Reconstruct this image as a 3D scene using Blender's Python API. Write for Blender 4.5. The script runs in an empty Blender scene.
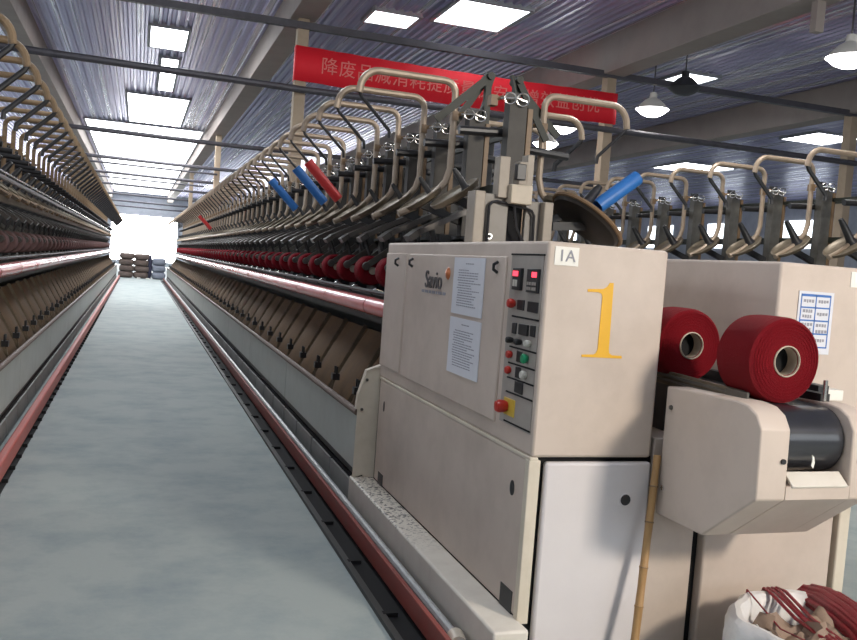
import bpy, math, random
from mathutils import Vector, Matrix
random.seed(7)
PI = math.pi
scene = bpy.context.scene
C = scene.collection

# ------------------------------------------------------------------ materials
def mat(name, col, rough=0.5, metal=0.0, noise=0.0, nscale=6.0, col2=None, bump=0.0, bscale=40.0, spec=0.5, stretch=None, coat=0.0):
    m = bpy.data.materials.new(name); m.use_nodes = True
    nt = m.node_tree; N = nt.nodes; L = nt.links
    b = N['Principled BSDF']
    b.inputs['Base Color'].default_value = (*col, 1)
    b.inputs['Roughness'].default_value = rough
    b.inputs['Metallic'].default_value = metal
    b.inputs['Specular IOR Level'].default_value = spec
    if coat: b.inputs['Coat Weight'].default_value = coat
    tc = N.new('ShaderNodeTexCoord'); vec = tc.outputs['Object']
    if stretch:
        mp = N.new('ShaderNodeMapping'); mp.inputs['Scale'].default_value = stretch
        L.new(vec, mp.inputs['Vector']); vec = mp.outputs['Vector']
    if noise > 0:
        n = N.new('ShaderNodeTexNoise'); n.inputs['Scale'].default_value = nscale; n.inputs['Detail'].default_value = 6; n.inputs['Roughness'].default_value = .65
        L.new(vec, n.inputs['Vector'])
        r = N.new('ShaderNodeMapRange'); r.inputs['From Min'].default_value = .42; r.inputs['From Max'].default_value = .72
        r.inputs['To Max'].default_value = noise
        L.new(n.outputs['Fac'], r.inputs['Value'])
        mx = N.new('ShaderNodeMix'); mx.data_type = 'RGBA'
        c2 = col2 or tuple(c * .5 for c in col)
        mx.inputs['A'].default_value = (*col, 1); mx.inputs['B'].default_value = (*c2, 1)
        L.new(r.outputs['Result'], mx.inputs['Factor']); L.new(mx.outputs['Result'], b.inputs['Base Color'])
    if bump > 0:
        n2 = N.new('ShaderNodeTexNoise'); n2.inputs['Scale'].default_value = bscale; n2.inputs['Detail'].default_value = 4
        L.new(vec, n2.inputs['Vector'])
        bp = N.new('ShaderNodeBump'); bp.inputs['Strength'].default_value = bump; bp.inputs['Distance'].default_value = .02
        L.new(n2.outputs['Fac'], bp.inputs['Height']); L.new(bp.outputs['Normal'], b.inputs['Normal'])
    return m

def emit(name, col, s):
    m = bpy.data.materials.new(name); m.use_nodes = True
    N = m.node_tree.nodes; N.remove(N['Principled BSDF'])
    e = N.new('ShaderNodeEmission'); e.inputs['Color'].default_value = (*col, 1); e.inputs['Strength'].default_value = s
    m.node_tree.links.new(e.outputs[0], N['Material Output'].inputs['Surface'])
    return m

M = dict(
    cab=mat('cabinet_paint', (.60, .505, .435), .5, 0, .8, 2.5, (.47, .39, .33), .05, 300),
    cabw=mat('door_paint', (.70, .66, .66), .55, 0, .35, 3, (.60, .56, .57), .04, 200),
    cream=mat('cream_paint', (.68, .61, .50), .45, 0, .5, 5, (.48, .42, .32)),
    plinth=mat('plinth_paint', (.72, .67, .59), .5, 0, .45, 9, (.56, .50, .43)),
    panelgrey=mat('control_panel_grey', (.37, .335, .30), .5, 0, .3, 8),
    black=mat('black_plastic', (.018, .018, .02), .4),
    gap=mat('black_gap', (.006, .006, .007), .9),
    rubber=mat('black_belt', (.022, .023, .028), .28, 0, .3, 5, (.05, .05, .06), coat=.3),
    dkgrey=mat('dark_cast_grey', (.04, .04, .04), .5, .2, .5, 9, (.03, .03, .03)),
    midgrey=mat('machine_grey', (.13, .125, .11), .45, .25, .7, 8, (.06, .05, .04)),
    leverg=mat('lever_grey', (.095, .085, .078), .4, .3, .6, 12, (.09, .08, .07)),
    olive=mat('dark_olive_paint', (.020, .022, .015), .5, .1, .4, 12),
    tube=mat('handle_paint', (.36, .28, .205), .38, .15, .7, 14, (.26, .20, .14)),
    brown=mat('brown_strip', (.20, .125, .065), .5, 0, .6, 20, (.16, .10, .05)),
    tray=mat('tray_metal', (.19, .155, .11), .45, .3, .9, 9, (.09, .07, .04)),
    steel=mat('bright_wire', (.75, .74, .70), .25, .9),
    pot=mat('brown_pot_cover', (.140, .084, .044), .75, 0, .8, 3, (.08, .058, .042), 0, 1, .15),
    trough=mat('trough_panel_grey', (.47, .49, .46), .45, .1, .5, 4, (.36, .37, .34)),
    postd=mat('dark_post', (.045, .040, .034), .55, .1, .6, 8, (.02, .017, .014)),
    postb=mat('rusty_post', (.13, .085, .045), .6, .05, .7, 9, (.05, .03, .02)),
    tubel=mat('rusty_handle', (.27, .185, .105), .6, .05, .8, 12, (.10, .06, .035)),
    basep=mat('base_panel_paint', (.34, .345, .33), .5, 0, .6, 5, (.24, .24, .23)),
    rail=mat('trough_rail', (.15, .105, .085), .6, .0, .6, 20, (.18, .14, .12)),
    pink=mat('red_guard_tube', (.68, .17, .17), .25, 0, .4, 8, (.50, .12, .12), coat=.3),
    redk=mat('red_kick_plate', (.27, .055, .042), .5, 0, .7, 12, (.20, .07, .06)),
    redl=mat('red_floor_rail', (.52, .13, .11), .5, 0, .6, 12, (.40, .14, .12)),
    pipe=mat('grey_pipe', (.45, .46, .46), .45, .2, .5, 15),
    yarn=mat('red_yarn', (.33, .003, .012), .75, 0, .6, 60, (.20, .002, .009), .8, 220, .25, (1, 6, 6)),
    yarnd=mat('red_yarn_dusty', (.20, .005, .013), .8, 0, .5, 30, (.10, .003, .008), .5, 160, .2),  # darker copy of the red yarn, the row's shadow put into the colour
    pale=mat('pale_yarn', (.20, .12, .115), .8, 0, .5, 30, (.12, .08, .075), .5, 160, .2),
    core=mat('paper_core', (.55, .46, .36), .7, 0, .5, 20),
    blue=mat('blue_tube', (.03, .17, .50), .4, 0, .3, 20, (.02, .12, .38)),
    red=mat('red_tube', (.62, .04, .04), .4, 0, .3, 20, (.48, .03, .03)),
    bamboo=mat('bamboo', (.40, .235, .095), .45, 0, .7, 10, (.30, .16, .06), .2, 60, .5, (6, 6, 1)),
    plastic=mat('white_sack', (.80, .79, .78), .35, 0, .5, 6, (.62, .58, .56), .6, 14),
    kraft=mat('brown_paper', (.34, .25, .19), .7, 0, .6, 8, (.26, .17, .12), .6, 10),
    silk=mat('red_skein', (.50, .006, .03), .3, 0, .6, 50, (.25, .0, .012), .9, 120, .6, (1, 8, 1), coat=.3),
    paper=mat('paper', (.70, .71, .76), .6, 0, .3, 10, (.62, .62, .66)),
    ink=mat('grey_ink', (.30, .30, .34), .7),
    dink=mat('dark_ink', (.10, .09, .09), .5),
    cardw=mat('white_card', (.84, .82, .76), .6),
    blueink=mat('blue_ink', (.05, .16, .48), .6),
    yellow=mat('yellow_paint', (.78, .42, .01), .5, 0, .3, 30, (.68, .36, .01)),
    orange=mat('copper_dot', (.60, .20, .08), .3, .4),
    redk2=mat('red_knob', (.50, .03, .02), .3),
    yelp=mat('yellow_ring', (.62, .42, .05), .5),
    green=mat('green_button', (.01, .30, .13), .3),
    white=mat('white_button', (.60, .58, .52), .3),
    led=emit('red_led', (1, .05, .08), 2.2),
    floor=mat('floor_paint', (.385, .425, .41), .68, 0, .85, 2.0, (.24, .295, .31), .05, 30, .12),
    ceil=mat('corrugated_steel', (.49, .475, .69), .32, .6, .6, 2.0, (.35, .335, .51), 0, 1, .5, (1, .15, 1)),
    wall=mat('plaster', (.42, .44, .48), .8, 0, .4, 2),
    girder=mat('girder_concrete', (.36, .31, .28), .8, 0, .5, 2.5, (.27, .23, .21)),
    column=mat('column_concrete', (.46, .36, .26), .8, 0, .5, 3, (.33, .25, .18)),
    truss=mat('truss_steel', (.10, .095, .11), .5, .3, .5, 6),
    banner=mat('banner_cloth', (.85, .012, .028), .7, 0, .2, 6, (.74, .01, .024), .15, 30),
    bannertxt=mat('banner_lettering', (.86, .22, .20), .7),
    sackb=mat('sack_brown', (.15, .11, .095), .8, 0, .6, 6, (.09, .07, .06), .4, 20),
    sackg=mat('sack_grey', (.26, .28, .34), .8, 0, .6, 6, (.18, .20, .25), .4, 20),
    sackd=mat('sack_dark', (.03, .03, .06), .8),
    beige=mat('beige_box', (.52, .45, .35), .5, 0, .3, 10),
    towerm=mat('tower_paint', (.30, .26, .21), .5, .1, .5, 8, (.20, .17, .14)),
    towerp=mat('tower_plate', (.20, .185, .165), .5, .2, .5, 8, (.13, .12, .10)),
    discd=mat('dark_disc', (.022, .02, .018), .5, .2, .6, 6, (.05, .035, .02)),
    shade=mat('lamp_shade_enamel', (.05, .05, .055), .5),
    day=emit('daylight_pane', (1, 1, 1), 16),
    side=emit('window_daylight', (.86, .93, 1), 2.6),  # glow of the added left and rear fill windows
    side2=emit('window_daylight_dim', (.86, .93, 1), 3),  # glow of the added right-wall fill panes
    sky=emit('skylight_pane', (.93, .96, 1), 4),
    skyb=emit('skylight_bright', (.97, .98, 1), 11),
    lampe=emit('lamp_diffuser', (1, .98, .95), 14),
)

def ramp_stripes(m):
    # streaks of reflected light painted near-white into the sheet colour along some ribs
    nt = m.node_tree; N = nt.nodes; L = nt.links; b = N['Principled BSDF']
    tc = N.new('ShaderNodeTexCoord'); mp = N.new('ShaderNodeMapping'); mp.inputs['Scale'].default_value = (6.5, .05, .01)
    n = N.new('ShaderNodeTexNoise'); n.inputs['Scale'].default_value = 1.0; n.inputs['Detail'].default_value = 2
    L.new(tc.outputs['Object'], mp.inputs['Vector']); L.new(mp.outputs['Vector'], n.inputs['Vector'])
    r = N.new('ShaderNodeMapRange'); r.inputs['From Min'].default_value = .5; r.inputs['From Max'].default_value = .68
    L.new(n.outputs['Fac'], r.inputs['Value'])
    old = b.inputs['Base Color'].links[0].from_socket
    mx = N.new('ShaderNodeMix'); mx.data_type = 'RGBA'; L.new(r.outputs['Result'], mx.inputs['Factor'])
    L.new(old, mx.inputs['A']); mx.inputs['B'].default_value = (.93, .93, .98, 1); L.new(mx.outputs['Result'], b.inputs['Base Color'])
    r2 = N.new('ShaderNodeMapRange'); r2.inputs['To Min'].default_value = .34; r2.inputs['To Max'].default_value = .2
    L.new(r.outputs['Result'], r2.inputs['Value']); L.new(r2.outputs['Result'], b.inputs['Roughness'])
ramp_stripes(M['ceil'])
def speckle(m):
    # black grime specks along the far half of the plinth top
    nt = m.node_tree; N = nt.nodes; L = nt.links; b = N['Principled BSDF']
    tc = N.new('ShaderNodeTexCoord'); n = N.new('ShaderNodeTexNoise'); n.inputs['Scale'].default_value = 55; n.inputs['Detail'].default_value = 3
    L.new(tc.outputs['Object'], n.inputs['Vector'])
    r = N.new('ShaderNodeMapRange'); r.inputs['From Min'].default_value = .54; r.inputs['From Max'].default_value = .58
    L.new(n.outputs['Fac'], r.inputs['Value'])
    sx = N.new('ShaderNodeSeparateXYZ'); L.new(tc.outputs['Object'], sx.inputs[0])
    g = N.new('ShaderNodeMapRange'); g.inputs['From Min'].default_value = -.25; g.inputs['From Max'].default_value = .35; L.new(sx.outputs['Y'], g.inputs['Value'])
    h = N.new('ShaderNodeMapRange'); h.inputs['From Min'].default_value = .19; h.inputs['From Max'].default_value = .2; L.new(sx.outputs['Z'], h.inputs['Value'])
    q = N.new('ShaderNodeMath'); q.operation = 'MULTIPLY'; L.new(r.outputs['Result'], q.inputs[0]); L.new(g.outputs['Result'], q.inputs[1])
    q2 = N.new('ShaderNodeMath'); q2.operation = 'MULTIPLY'; L.new(q.outputs[0], q2.inputs[0]); L.new(h.outputs['Result'], q2.inputs[1])
    old = b.inputs['Base Color'].links[0].from_socket
    mx = N.new('ShaderNodeMix'); mx.data_type = 'RGBA'; L.new(q2.outputs[0], mx.inputs['Factor'])
    L.new(old, mx.inputs['A']); mx.inputs['B'].default_value = (.12, .11, .10, 1); L.new(mx.outputs['Result'], b.inputs['Base Color'])
speckle(M['plinth'])

# ------------------------------------------------------------------ mesh builder
class MB:
    def __init__(s): s.v = []; s.f = []; s.m = []; s.cur = 0
    def add(s, vs, fs):
        b = len(s.v); s.v += [tuple(v) for v in vs]
        for f in fs: s.f.append(tuple(i + b for i in f)); s.m.append(s.cur)
        return s
    def box(s, x0, x1, y0, y1, z0, z1):
        return s.add([(x0,y0,z0),(x1,y0,z0),(x1,y1,z0),(x0,y1,z0),(x0,y0,z1),(x1,y0,z1),(x1,y1,z1),(x0,y1,z1)],
                     [(3,2,1,0),(4,5,6,7),(0,1,5,4),(1,2,6,5),(2,3,7,6),(3,0,4,7)])
    def obox(s, p0, p1, w, t, up=(0,0,1)):
        """bar from p0 to p1, w wide across, t thick along 'up'."""
        p0 = Vector(p0); p1 = Vector(p1); d = (p1 - p0).normalized()
        a = d.cross(Vector(up))
        a = a.normalized() if a.length > 1e-6 else Vector((0,1,0))
        u = a.cross(d).normalized()
        q = []
        for p in (p0, p1):
            for (i, j) in ((-1,-1),(1,-1),(1,1),(-1,1)): q.append(p + a*i*w/2 + u*j*t/2)
        return s.add(q, [(0,1,2,3),(7,6,5,4),(1,0,4,5),(2,1,5,6),(3,2,6,7),(0,3,7,4)])
    def tube(s, path, r, n=10, cap=True):
        P = [Vector(p) for p in path]; R = r if isinstance(r, (list, tuple)) else [r]*len(P)
        rings = []; ref = None
        for i, p in enumerate(P):
            d = (P[min(i+1, len(P)-1)] - P[max(i-1, 0)]).normalized()
            if ref is None:
                ref = Vector((0,0,1)) if abs(d.z) < .9 else Vector((0,1,0))
            a = ref - d*ref.dot(d)
            if a.length < 1e-5: a = d.orthogonal()
            a.normalize(); ref = a
            b = d.cross(a)
            rings.append([p + (a*math.cos(2*PI*k/n) + b*math.sin(2*PI*k/n))*R[i] for k in range(n)])
        vs = [q for rg in rings for q in rg]; fs = []
        for i in range(len(P)-1):
            for k in range(n):
                k2 = (k+1) % n
                fs.append((i*n+k, i*n+k2, (i+1)*n+k2, (i+1)*n+k))
        if cap:
            fs.append(tuple(range(n))[::-1]); fs.append(tuple((len(P)-1)*n + k for k in range(n)))
        return s.add(vs, fs)
    def cyl(s, p0, p1, r0, r1=None, n=20): return s.tube([p0, p1], [r0, r0 if r1 is None else r1], n)
    def ring(s, c, axis, ra, rb, n=16, m=6):
        """torus"""
        c = Vector(c); ax = Vector(axis).normalized(); a = ax.orthogonal().normalized(); b = ax.cross(a)
        vs = []; fs = []
        for i in range(n):
            t = 2*PI*i/n; d = a*math.cos(t) + b*math.sin(t)
            for j in range(m):
                q = 2*PI*j/m; vs.append(c + d*(ra + rb*math.cos(q)) + ax*rb*math.sin(q))
        for i in range(n):
            for j in range(m):
                fs.append((i*m+j, ((i+1)%n)*m+j, ((i+1)%n)*m+(j+1)%m, i*m+(j+1)%m))
        return s.add(vs, fs)
    def lathe(s, prof, origin=(0,0,0), axis=(0,0,1), n=32, wob=None):
        """prof: (r, h) along axis; closed at r=0"""
        o = Vector(origin); ax = Vector(axis).normalized(); a = ax.orthogonal().normalized(); b = ax.cross(a)
        vs = []; fs = []
        for (r, h) in prof:
            for k in range(n):
                t = 2*PI*k/n; rr = r*(wob(t, h) if wob else 1)
                vs.append(o + ax*h + (a*math.cos(t) + b*math.sin(t))*rr)
        for i in range(len(prof)-1):
            for k in range(n):
                k2 = (k+1) % n; fs.append((i*n+k, i*n+k2, (i+1)*n+k2, (i+1)*n+k))
        return s.add(vs, fs)
    def prism(s, poly, f0, f1):
        """poly: 2D points; f0/f1 map a 2D point to the two 3D caps"""
        n = len(poly)
        return s.add([f0(*p) for p in poly] + [f1(*p) for p in poly],
                     [tuple(range(n))[::-1], tuple(range(n, 2*n))] + [(i, (i+1)%n, n+(i+1)%n, n+i) for i in range(n)])
    def quad(s, a, b, c, d): return s.add([a,b,c,d], [(0,1,2,3)])
    def mesh(s, name, mats, off=(0,0,0), angle=35):
        me = bpy.data.meshes.new(name)
        me.from_pydata([(v[0]-off[0], v[1]-off[1], v[2]-off[2]) for v in s.v], [], s.f)
        for m in mats: me.materials.append(m)
        me.polygons.foreach_set('material_index', s.m)
        me.polygons.foreach_set('use_smooth', [True]*len(s.f))
        me.update(); me.set_sharp_from_angle(angle=math.radians(angle))
        return me
    def build(s, name, m, parent=None, bevel=0.0, off=None):
        if off is None: off = parent['_o'] if parent is not None and '_o' in parent else (0,0,0)
        mats = [M[k] for k in (m if isinstance(m, (list, tuple)) else [m])]
        o = bpy.data.objects.new(name, s.mesh(name, mats, off)); C.objects.link(o)
        if parent is not None: o.parent = parent; o['_o'] = tuple(off)
        if bevel:
            b = o.modifiers.new('bevel', 'BEVEL'); b.width = bevel; b.segments = 2; b.limit_method = 'ANGLE'
        return o

def tag(o, label=None, cat=None, group=None, kind=None):
    if label: o['label'] = label
    if cat: o['category'] = cat
    if group: o['group'] = group
    if kind: o['kind'] = kind
    return o
def thing(name, label, cat, loc=(0,0,0), group=None):
    o = bpy.data.objects.new(name, None); C.objects.link(o); o.empty_display_size = .1
    o.location = loc; o['_o'] = tuple(loc)
    return tag(o, label, cat, group)
def struct(name, mb, m, bevel=0):
    return tag(mb.build(name, m, None, bevel), kind='structure')
def dup(root, loc, rotz=0.0, label=None, group=None):
    r = root.copy(); C.objects.link(r); r.location = loc; r.rotation_euler = (0,0,rotz)
    if label: r['label'] = label
    if group: r['group'] = group
    for ch in list(root.children):
        c = ch.copy(); C.objects.link(c); c.parent = r
        for g in ch.children:
            d = g.copy(); C.objects.link(d); d.parent = c
    return r
def arc(cx, cz, r, a0, a1, n=6, y=0):
    return [(cx + r*math.cos(math.radians(a0+(a1-a0)*i/n)), y, cz + r*math.sin(math.radians(a0+(a1-a0)*i/n))) for i in range(n+1)]
ONES = 'zeroth first second third fourth fifth sixth seventh eighth ninth tenth eleventh twelfth thirteenth fourteenth fifteenth sixteenth seventeenth eighteenth nineteenth'.split()
TENS = {20:'twent', 30:'thirt', 40:'fort', 50:'fift', 60:'sixt'}
def nth(n):
    if n < 20: return ONES[n]
    t, u = n//10*10, n % 10
    return TENS[t] + 'ieth' if u == 0 else TENS[t] + 'y-' + ONES[u]
def text(name, body, size, m, parent, loc, rot, extrude=.0008):
    cu = bpy.data.curves.new(name, 'FONT'); cu.body = body; cu.size = size; cu.extrude = extrude; cu.align_x = 'CENTER'; cu.align_y = 'CENTER'
    t = bpy.data.objects.new(name + '_source', cu); C.objects.link(t)
    bpy.context.view_layer.update()
    me = bpy.data.meshes.new_from_object(t.evaluated_get(bpy.context.evaluated_depsgraph_get()))
    bpy.data.objects.remove(t); bpy.data.curves.remove(cu)
    me.materials.clear(); me.materials.append(M[m])
    o = bpy.data.objects.new(name, me); C.objects.link(o)
    off = parent['_o'] if parent is not None else (0,0,0)
    o.location = Vector(loc) - Vector(off); o.rotation_euler = rot
    if parent is not None: o.parent = parent
    return o

# ------------------------------------------------------------------ camera
yaw, pitch, roll = math.radians(18.709), math.radians(3.444), math.radians(4.232)
fw = Vector((math.sin(yaw)*math.cos(pitch), math.cos(yaw)*math.cos(pitch), -math.sin(pitch)))
rt = Vector((math.cos(yaw), -math.sin(yaw), 0)); dn = fw.cross(rt)
ex = rt*math.cos(roll) - dn*math.sin(roll); ey = rt*math.sin(roll) + dn*math.cos(roll)
cd = bpy.data.cameras.new('camera'); cam = bpy.data.objects.new('camera', cd); C.objects.link(cam)
mw = Matrix.Identity(4)
for i in range(3): mw[i][0] = ex[i]; mw[i][1] = -ey[i]; mw[i][2] = -fw[i]
mw[2][3] = 1.5
cam.matrix_world = mw
cd.sensor_width = 36; cd.lens = 870/857*36; cd.clip_start = .05; cd.clip_end = 200
scene.camera = cam

# ------------------------------------------------------------------ the setting
X0, X1, Y0, Y1, ZC = -9, 27, -6, 72.5, 5.6
struct('floor', MB().box(X0, X1, Y0, Y1, -.1, 0), 'floor')
# corrugated roof sheets, ribs running along the aisle
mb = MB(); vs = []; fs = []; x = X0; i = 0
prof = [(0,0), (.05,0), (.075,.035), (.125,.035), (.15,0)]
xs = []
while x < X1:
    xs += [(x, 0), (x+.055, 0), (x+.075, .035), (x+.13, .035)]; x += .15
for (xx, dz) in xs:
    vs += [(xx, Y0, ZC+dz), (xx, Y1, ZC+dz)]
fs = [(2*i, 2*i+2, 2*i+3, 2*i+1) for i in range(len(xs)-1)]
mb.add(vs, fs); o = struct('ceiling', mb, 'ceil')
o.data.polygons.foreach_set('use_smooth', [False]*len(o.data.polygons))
struct('wall_back', MB().box(X0, X1, Y1, Y1+.2, 0, ZC+.2), 'wall')
struct('wall_front', MB().box(X0, X1, Y0-.2, Y0, 0, ZC+.2), 'wall')
struct('wall_left', MB().box(X0-.2, X0, Y0, Y1, 0, ZC+.2), 'wall')
struct('wall_right', MB().box(X1, X1+.2, Y0, Y1, 0, ZC+.2), 'wall')
# bright end window
w = MB().box(-2.1, 2.95, Y1-.03, Y1-.01, .3, 3.95).build('window_1', 'day'); tag(w, kind='structure')
fr = MB()
for a in (-2.1, 2.95): fr.box(a-.06, a+.06, Y1-.1, Y1, .24, 4.01)
for a in (.3, 3.95): fr.box(-2.1, 2.95, Y1-.1, Y1, a-.06, a+.06)
fr.build('window_frame', 'wall', w)
tag(MB().box(X0+.01, X0+.03, -4, 66, 3.3, 4.9).build('window_20', 'side'), kind='structure')  # added strip window, daylight fill for roof and machine tops
for k in range(12):
    tag(MB().box(X1-.03, X1-.01, -3+5.4*k, -3+5.4*k+2.4, 3.5, 4.7).build('window_%d' % (23+k), 'side2'), kind='structure')  # added panes, daylight fill from the right wall
tag(MB().box(3.5, 12, Y0+.01, Y0+.03, 1.2, 4.4).build('window_22', 'side'), kind='structure')  # added unseen window behind the camera, fills front faces and roof
# girders along the aisle
for k, gx in enumerate((-2.25, 2.2, 7.5, 12.75)):
    struct('trim_%d' % (k+1), MB().box(gx-.2, gx+.2, Y0, Y1, 5.1 if k < 2 else 4.98, 5.6), 'girder', .01)
for k, (gx, gy) in enumerate(((7.5, 8.6), (12.75, 12.6))):
    struct('trim_%d' % (k+5), MB().box(gx-.06, gx+.06, gy-.05, gy+.05, 4.62, 4.99), 'girder')
# columns
n = 1
for gy in (13.45, 28.0, 42.2):
    for gx in (2.2, 7.5, 12.75):
        struct('column_%d' % n, MB().box(gx-.085, gx+.085, gy-.1, gy+.1, 0, 5.1), 'column', .006); n += 1
# roof trusses: bottom pipe and top chord
for k, ty in enumerate((13.28, 21.3, 27.75, 33.5, 39.6, 47, 54, 61)):
    t = thing('roof_tie', ('dark tie pipe crossing the roof above the aisle, %s from the camera' % nth(k+1)), 'roof tie', (0, ty, 4.05), 'roof ties')
    MB().tube([(-2.4, ty, 4.07), (2.2, ty, 4.03), (7.5, ty, 4.06), (12.8, ty, 4.06)], .052, 10).build('tie_pipe', 'truss', t)
    if k == 0: MB().box(-2.4, 12.8, ty+.02, ty+.12, 4.94, 5.04).build('purlin', 'truss', t)
    if k in (2, 3): MB().tube([(-2.2, ty, 3.9), (2.2, ty, 3.87)], .03, 8).build('lower_rod', 'truss', t)
# skylights
def skylight(n, x0, x1, y0, y1, m='sky'):
    o = MB().box(x0, x1, y0, y1, ZC-.035, ZC-.01).build('window_%d' % n, m); tag(o, kind='structure')
    f = MB()
    for a in (x0, x1): f.box(a-.03, a+.03, y0, y1, ZC-.045, ZC+.036)
    for a in (y0, y1): f.box(x0, x1, a-.03, a+.03, ZC-.045, ZC+.036)
    f.build('window_frame', 'wall', o)
SK = [(0, .72, 17.2, 19.0, 'skyb'), (.26, .66, 19.9, 24.0, 'skyb'), (-.5, 1.15, 25.0, 30.6, 'skyb'),
      (-1.9, 1.95, 31.2, 50, 'sky'), (-1.9, 1.95, 50.5, 71, 'sky'),  # glowing sheets put in for the white glare on the far roof
      (3.4, 4.2, 13.9, 14.7, 'sky'), (4.4, 5.6, 12.6, 14.0, 'sky'), (9.7, 10.5, 14.5, 15.6, 'sky'),
      (15.9, 17.3, 17.8, 19.2, 'skyb'), (16.9, 18.9, 24.8, 26.8, 'skyb')]
for k, s in enumerate(SK): skylight(k+2, *s[:4], s[4])

# ------------------------------------------------------------------ hanging lamps
def lamp(loc, label, lit=True):
    x, y, z = loc
    t = thing('hanging_lamp', label, 'lamp', (x, y, ZC), 'hanging lamps')
    MB().cyl((x,y,z+.28), (x,y,ZC), .012, n=8).build('rod', 'truss', t)
    MB().lathe([(.03,.30),(.06,.29),(.07,.2),(.14,.16),(.25,.05),(.29,0)], (x,y,z), n=24).build('lamp_shade', 'cardw' if lit else 'shade', t)
    MB().lathe([(0,-.13),(.10,-.12),(.19,-.08),(.26,-.02),(.283,.005)], (x,y,z), n=24).build('diffuser', 'lampe' if lit else 'shade', t)
lamp((8.42, 13.5, 4.55), 'white lit hanging lamp right of the far red banner end')
lamp((8.45, 9.05, 4.55), 'white lit hanging lamp at the upper edge of the right-hand roof bay')
lamp((8.9, 13.3, 4.95), 'dark unlit hanging lamp beside a skylight above the lit lamp', False)
lamp((7.95, 15.98, 4.5), 'white lit hanging lamp left of the column under the red banner end')
lamp((8.42, 17.7, 4.42), 'small white lit lamp just below and left of its neighbour, beside the centre tower')

# ------------------------------------------------------------------ banner
bt = thing('red_banner', 'long red cloth banner with pale characters strung between two columns', 'banner', (2.17, 13.3, 4.2))
mb = MB(); vs = []; fs = []; NB = 80
pts = [(2.10, 13.5), (2.10, 13.33)] + [(2.11 + (7.52-2.11)*i/NB, 13.325 + .012*math.sin(i*.9)) for i in range(NB+1)] + [(7.62, 13.33), (7.62, 13.5)]
for i, (px, py) in enumerate(pts):
    s = (px-2.05)/5.5; sag = -.05*math.sin(PI*min(max(s,0),1))
    vs += [(px, py, 4.17+sag), (px, py, 4.69+sag*.7)]
fs = [(2*i, 2*i+2, 2*i+3, 2*i+1) for i in range(len(pts)-1)]
mb.add(vs, fs); cl = mb.build('banner_cloth', 'banner', bt)
sm = cl.modifiers.new('thickness', 'SOLIDIFY'); sm.thickness = .004
chars = '降废品减消耗提质量保安全增效益创优'
for i, ch in enumerate(chars):
    px = 2.62 + i*.283; s = (px-2.05)/5.5
    text('banner_character', ch, .27, 'bannertxt', bt, (px, 13.302, 4.43-.045*math.sin(PI*s)), (PI/2, 0, 0), .003)

# ------------------------------------------------------------------ control cabinet
ct = thing('control_cabinet', 'beige machine control cabinet with a yellow number one on its end', 'control cabinet', (1.6, 3.9, 0))
XC, YF = 1.419, 2.889
MB().box(XC, 1.932, YF, 5.04, .825, 1.63).build('upper_body', 'cab', ct, .012)
MB().box(1.435, 1.93, 2.93, 5.02, .19, .826).build('lower_body', 'gap', ct)
MB().box(XC-.010, XC+.004, 3.245, 4.56, .893, 1.568).build('cabinet_door', 'cab', ct, .006)
dl = ct.children[-1]
MB().box(XC-.008, XC+.004, 4.625, 5.03, .90, 1.568).build('side_strip', 'cab', ct, .005)
for (yy, zz) in ((4.762, 1.519), (4.491, 1.52), (3.319, 1.522)):
    MB().tube([(XC-.012, yy, zz+.022), (XC-.03, yy, zz+.01), (XC-.03, yy, zz-.01), (XC-.012, yy, zz-.022)], .007, 8).build('latch', 'black', ct)
# lower panel with its frame
MB().box(XC-.002, XC+.03, 2.925, 5.0, .21, .812).build('lower_panel', 'cab', ct, .008)
MB().box(XC-.006, XC+.042, YF, 2.925, .19, .815).build('corner_post', 'cream', ct, .004)
MB().box(XC-.004, XC+.03, YF, 5.02, .812, .826).build('panel_lip', 'cream', ct, .003)
for (yy, zz, a, b) in ((4.88, .667, .012, .03), (3.027, .676, .02, .03), (4.851, .235, .05, .05), (3.005, .245, .055, .06)):
    MB().prism([(yy+a*math.cos(t*PI/8), zz+b*math.sin(t*PI/8)) for t in range(16)] if a < .04 else [(yy-a,zz-b*.8),(yy+a,zz-b*.8),(yy+a,zz+b*.8),(yy-a,zz+b*.8)],
               lambda p, q: (XC-.0045, p, q), lambda p, q: (XC+.002, p, q)).build('lock_hole' if a < .04 else 'foot_slot', 'black', ct)
# end door
ed = MB().box(1.482, 1.938, YF-.004, YF+.03, .03, .808).build('end_door', 'cabw', ct, .012)
MB().lathe([(0,.004),(.016,.003),(.021,.006),(.024,.0)], (1.831, YF-.004, .662), (0,-1,0), 24).build('finger_hole', 'black', ed)
MB().ring((1.831, YF-.005, .662), (0,1,0), .023, .004).build('hole_rim', 'cabw', ed)
MB().box(1.455, 1.95, YF+.03, YF+.05, 0, .826).build('door_gap', 'gap', ct)
MB().box(1.30, 1.94, 2.93, 5.0, 0, .02).build('bottom_plate', 'gap', ct)
# plinth
MB().box(1.284, 1.425, 2.80, 5.08, 0, .206).build('plinth', 'plinth', ct, .01)
# end plate
pl = [(1.296,.20),(1.30,.62),(1.305,.71),(1.345,.852),(1.43,.885),(1.43,.17),(1.36,.17),(1.36,.22)]
ep = MB().prism(pl, lambda p,q: (p,5.04,q), lambda p,q: (p,5.055,q)).build('end_plate', 'cream', ct, .003)
e2 = MB().obox((1.297,5.06,.62), (1.304,5.06,.715), .05, .012, (1,0,0)); e2.obox((1.304,5.06,.712), (1.345,5.06,.855), .05, .010, (1,0,0)); e2.obox((1.343,5.06,.853), (1.43,5.06,.887), .05, .010)
e2.build('flange', 'cream', ep)
for (a,b) in ((1.325,.62),(1.345,.80)): MB().cyl((a,5.032,b), (a,5.041,b), .009, n=10).build('bolt', 'midgrey', ep)
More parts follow.
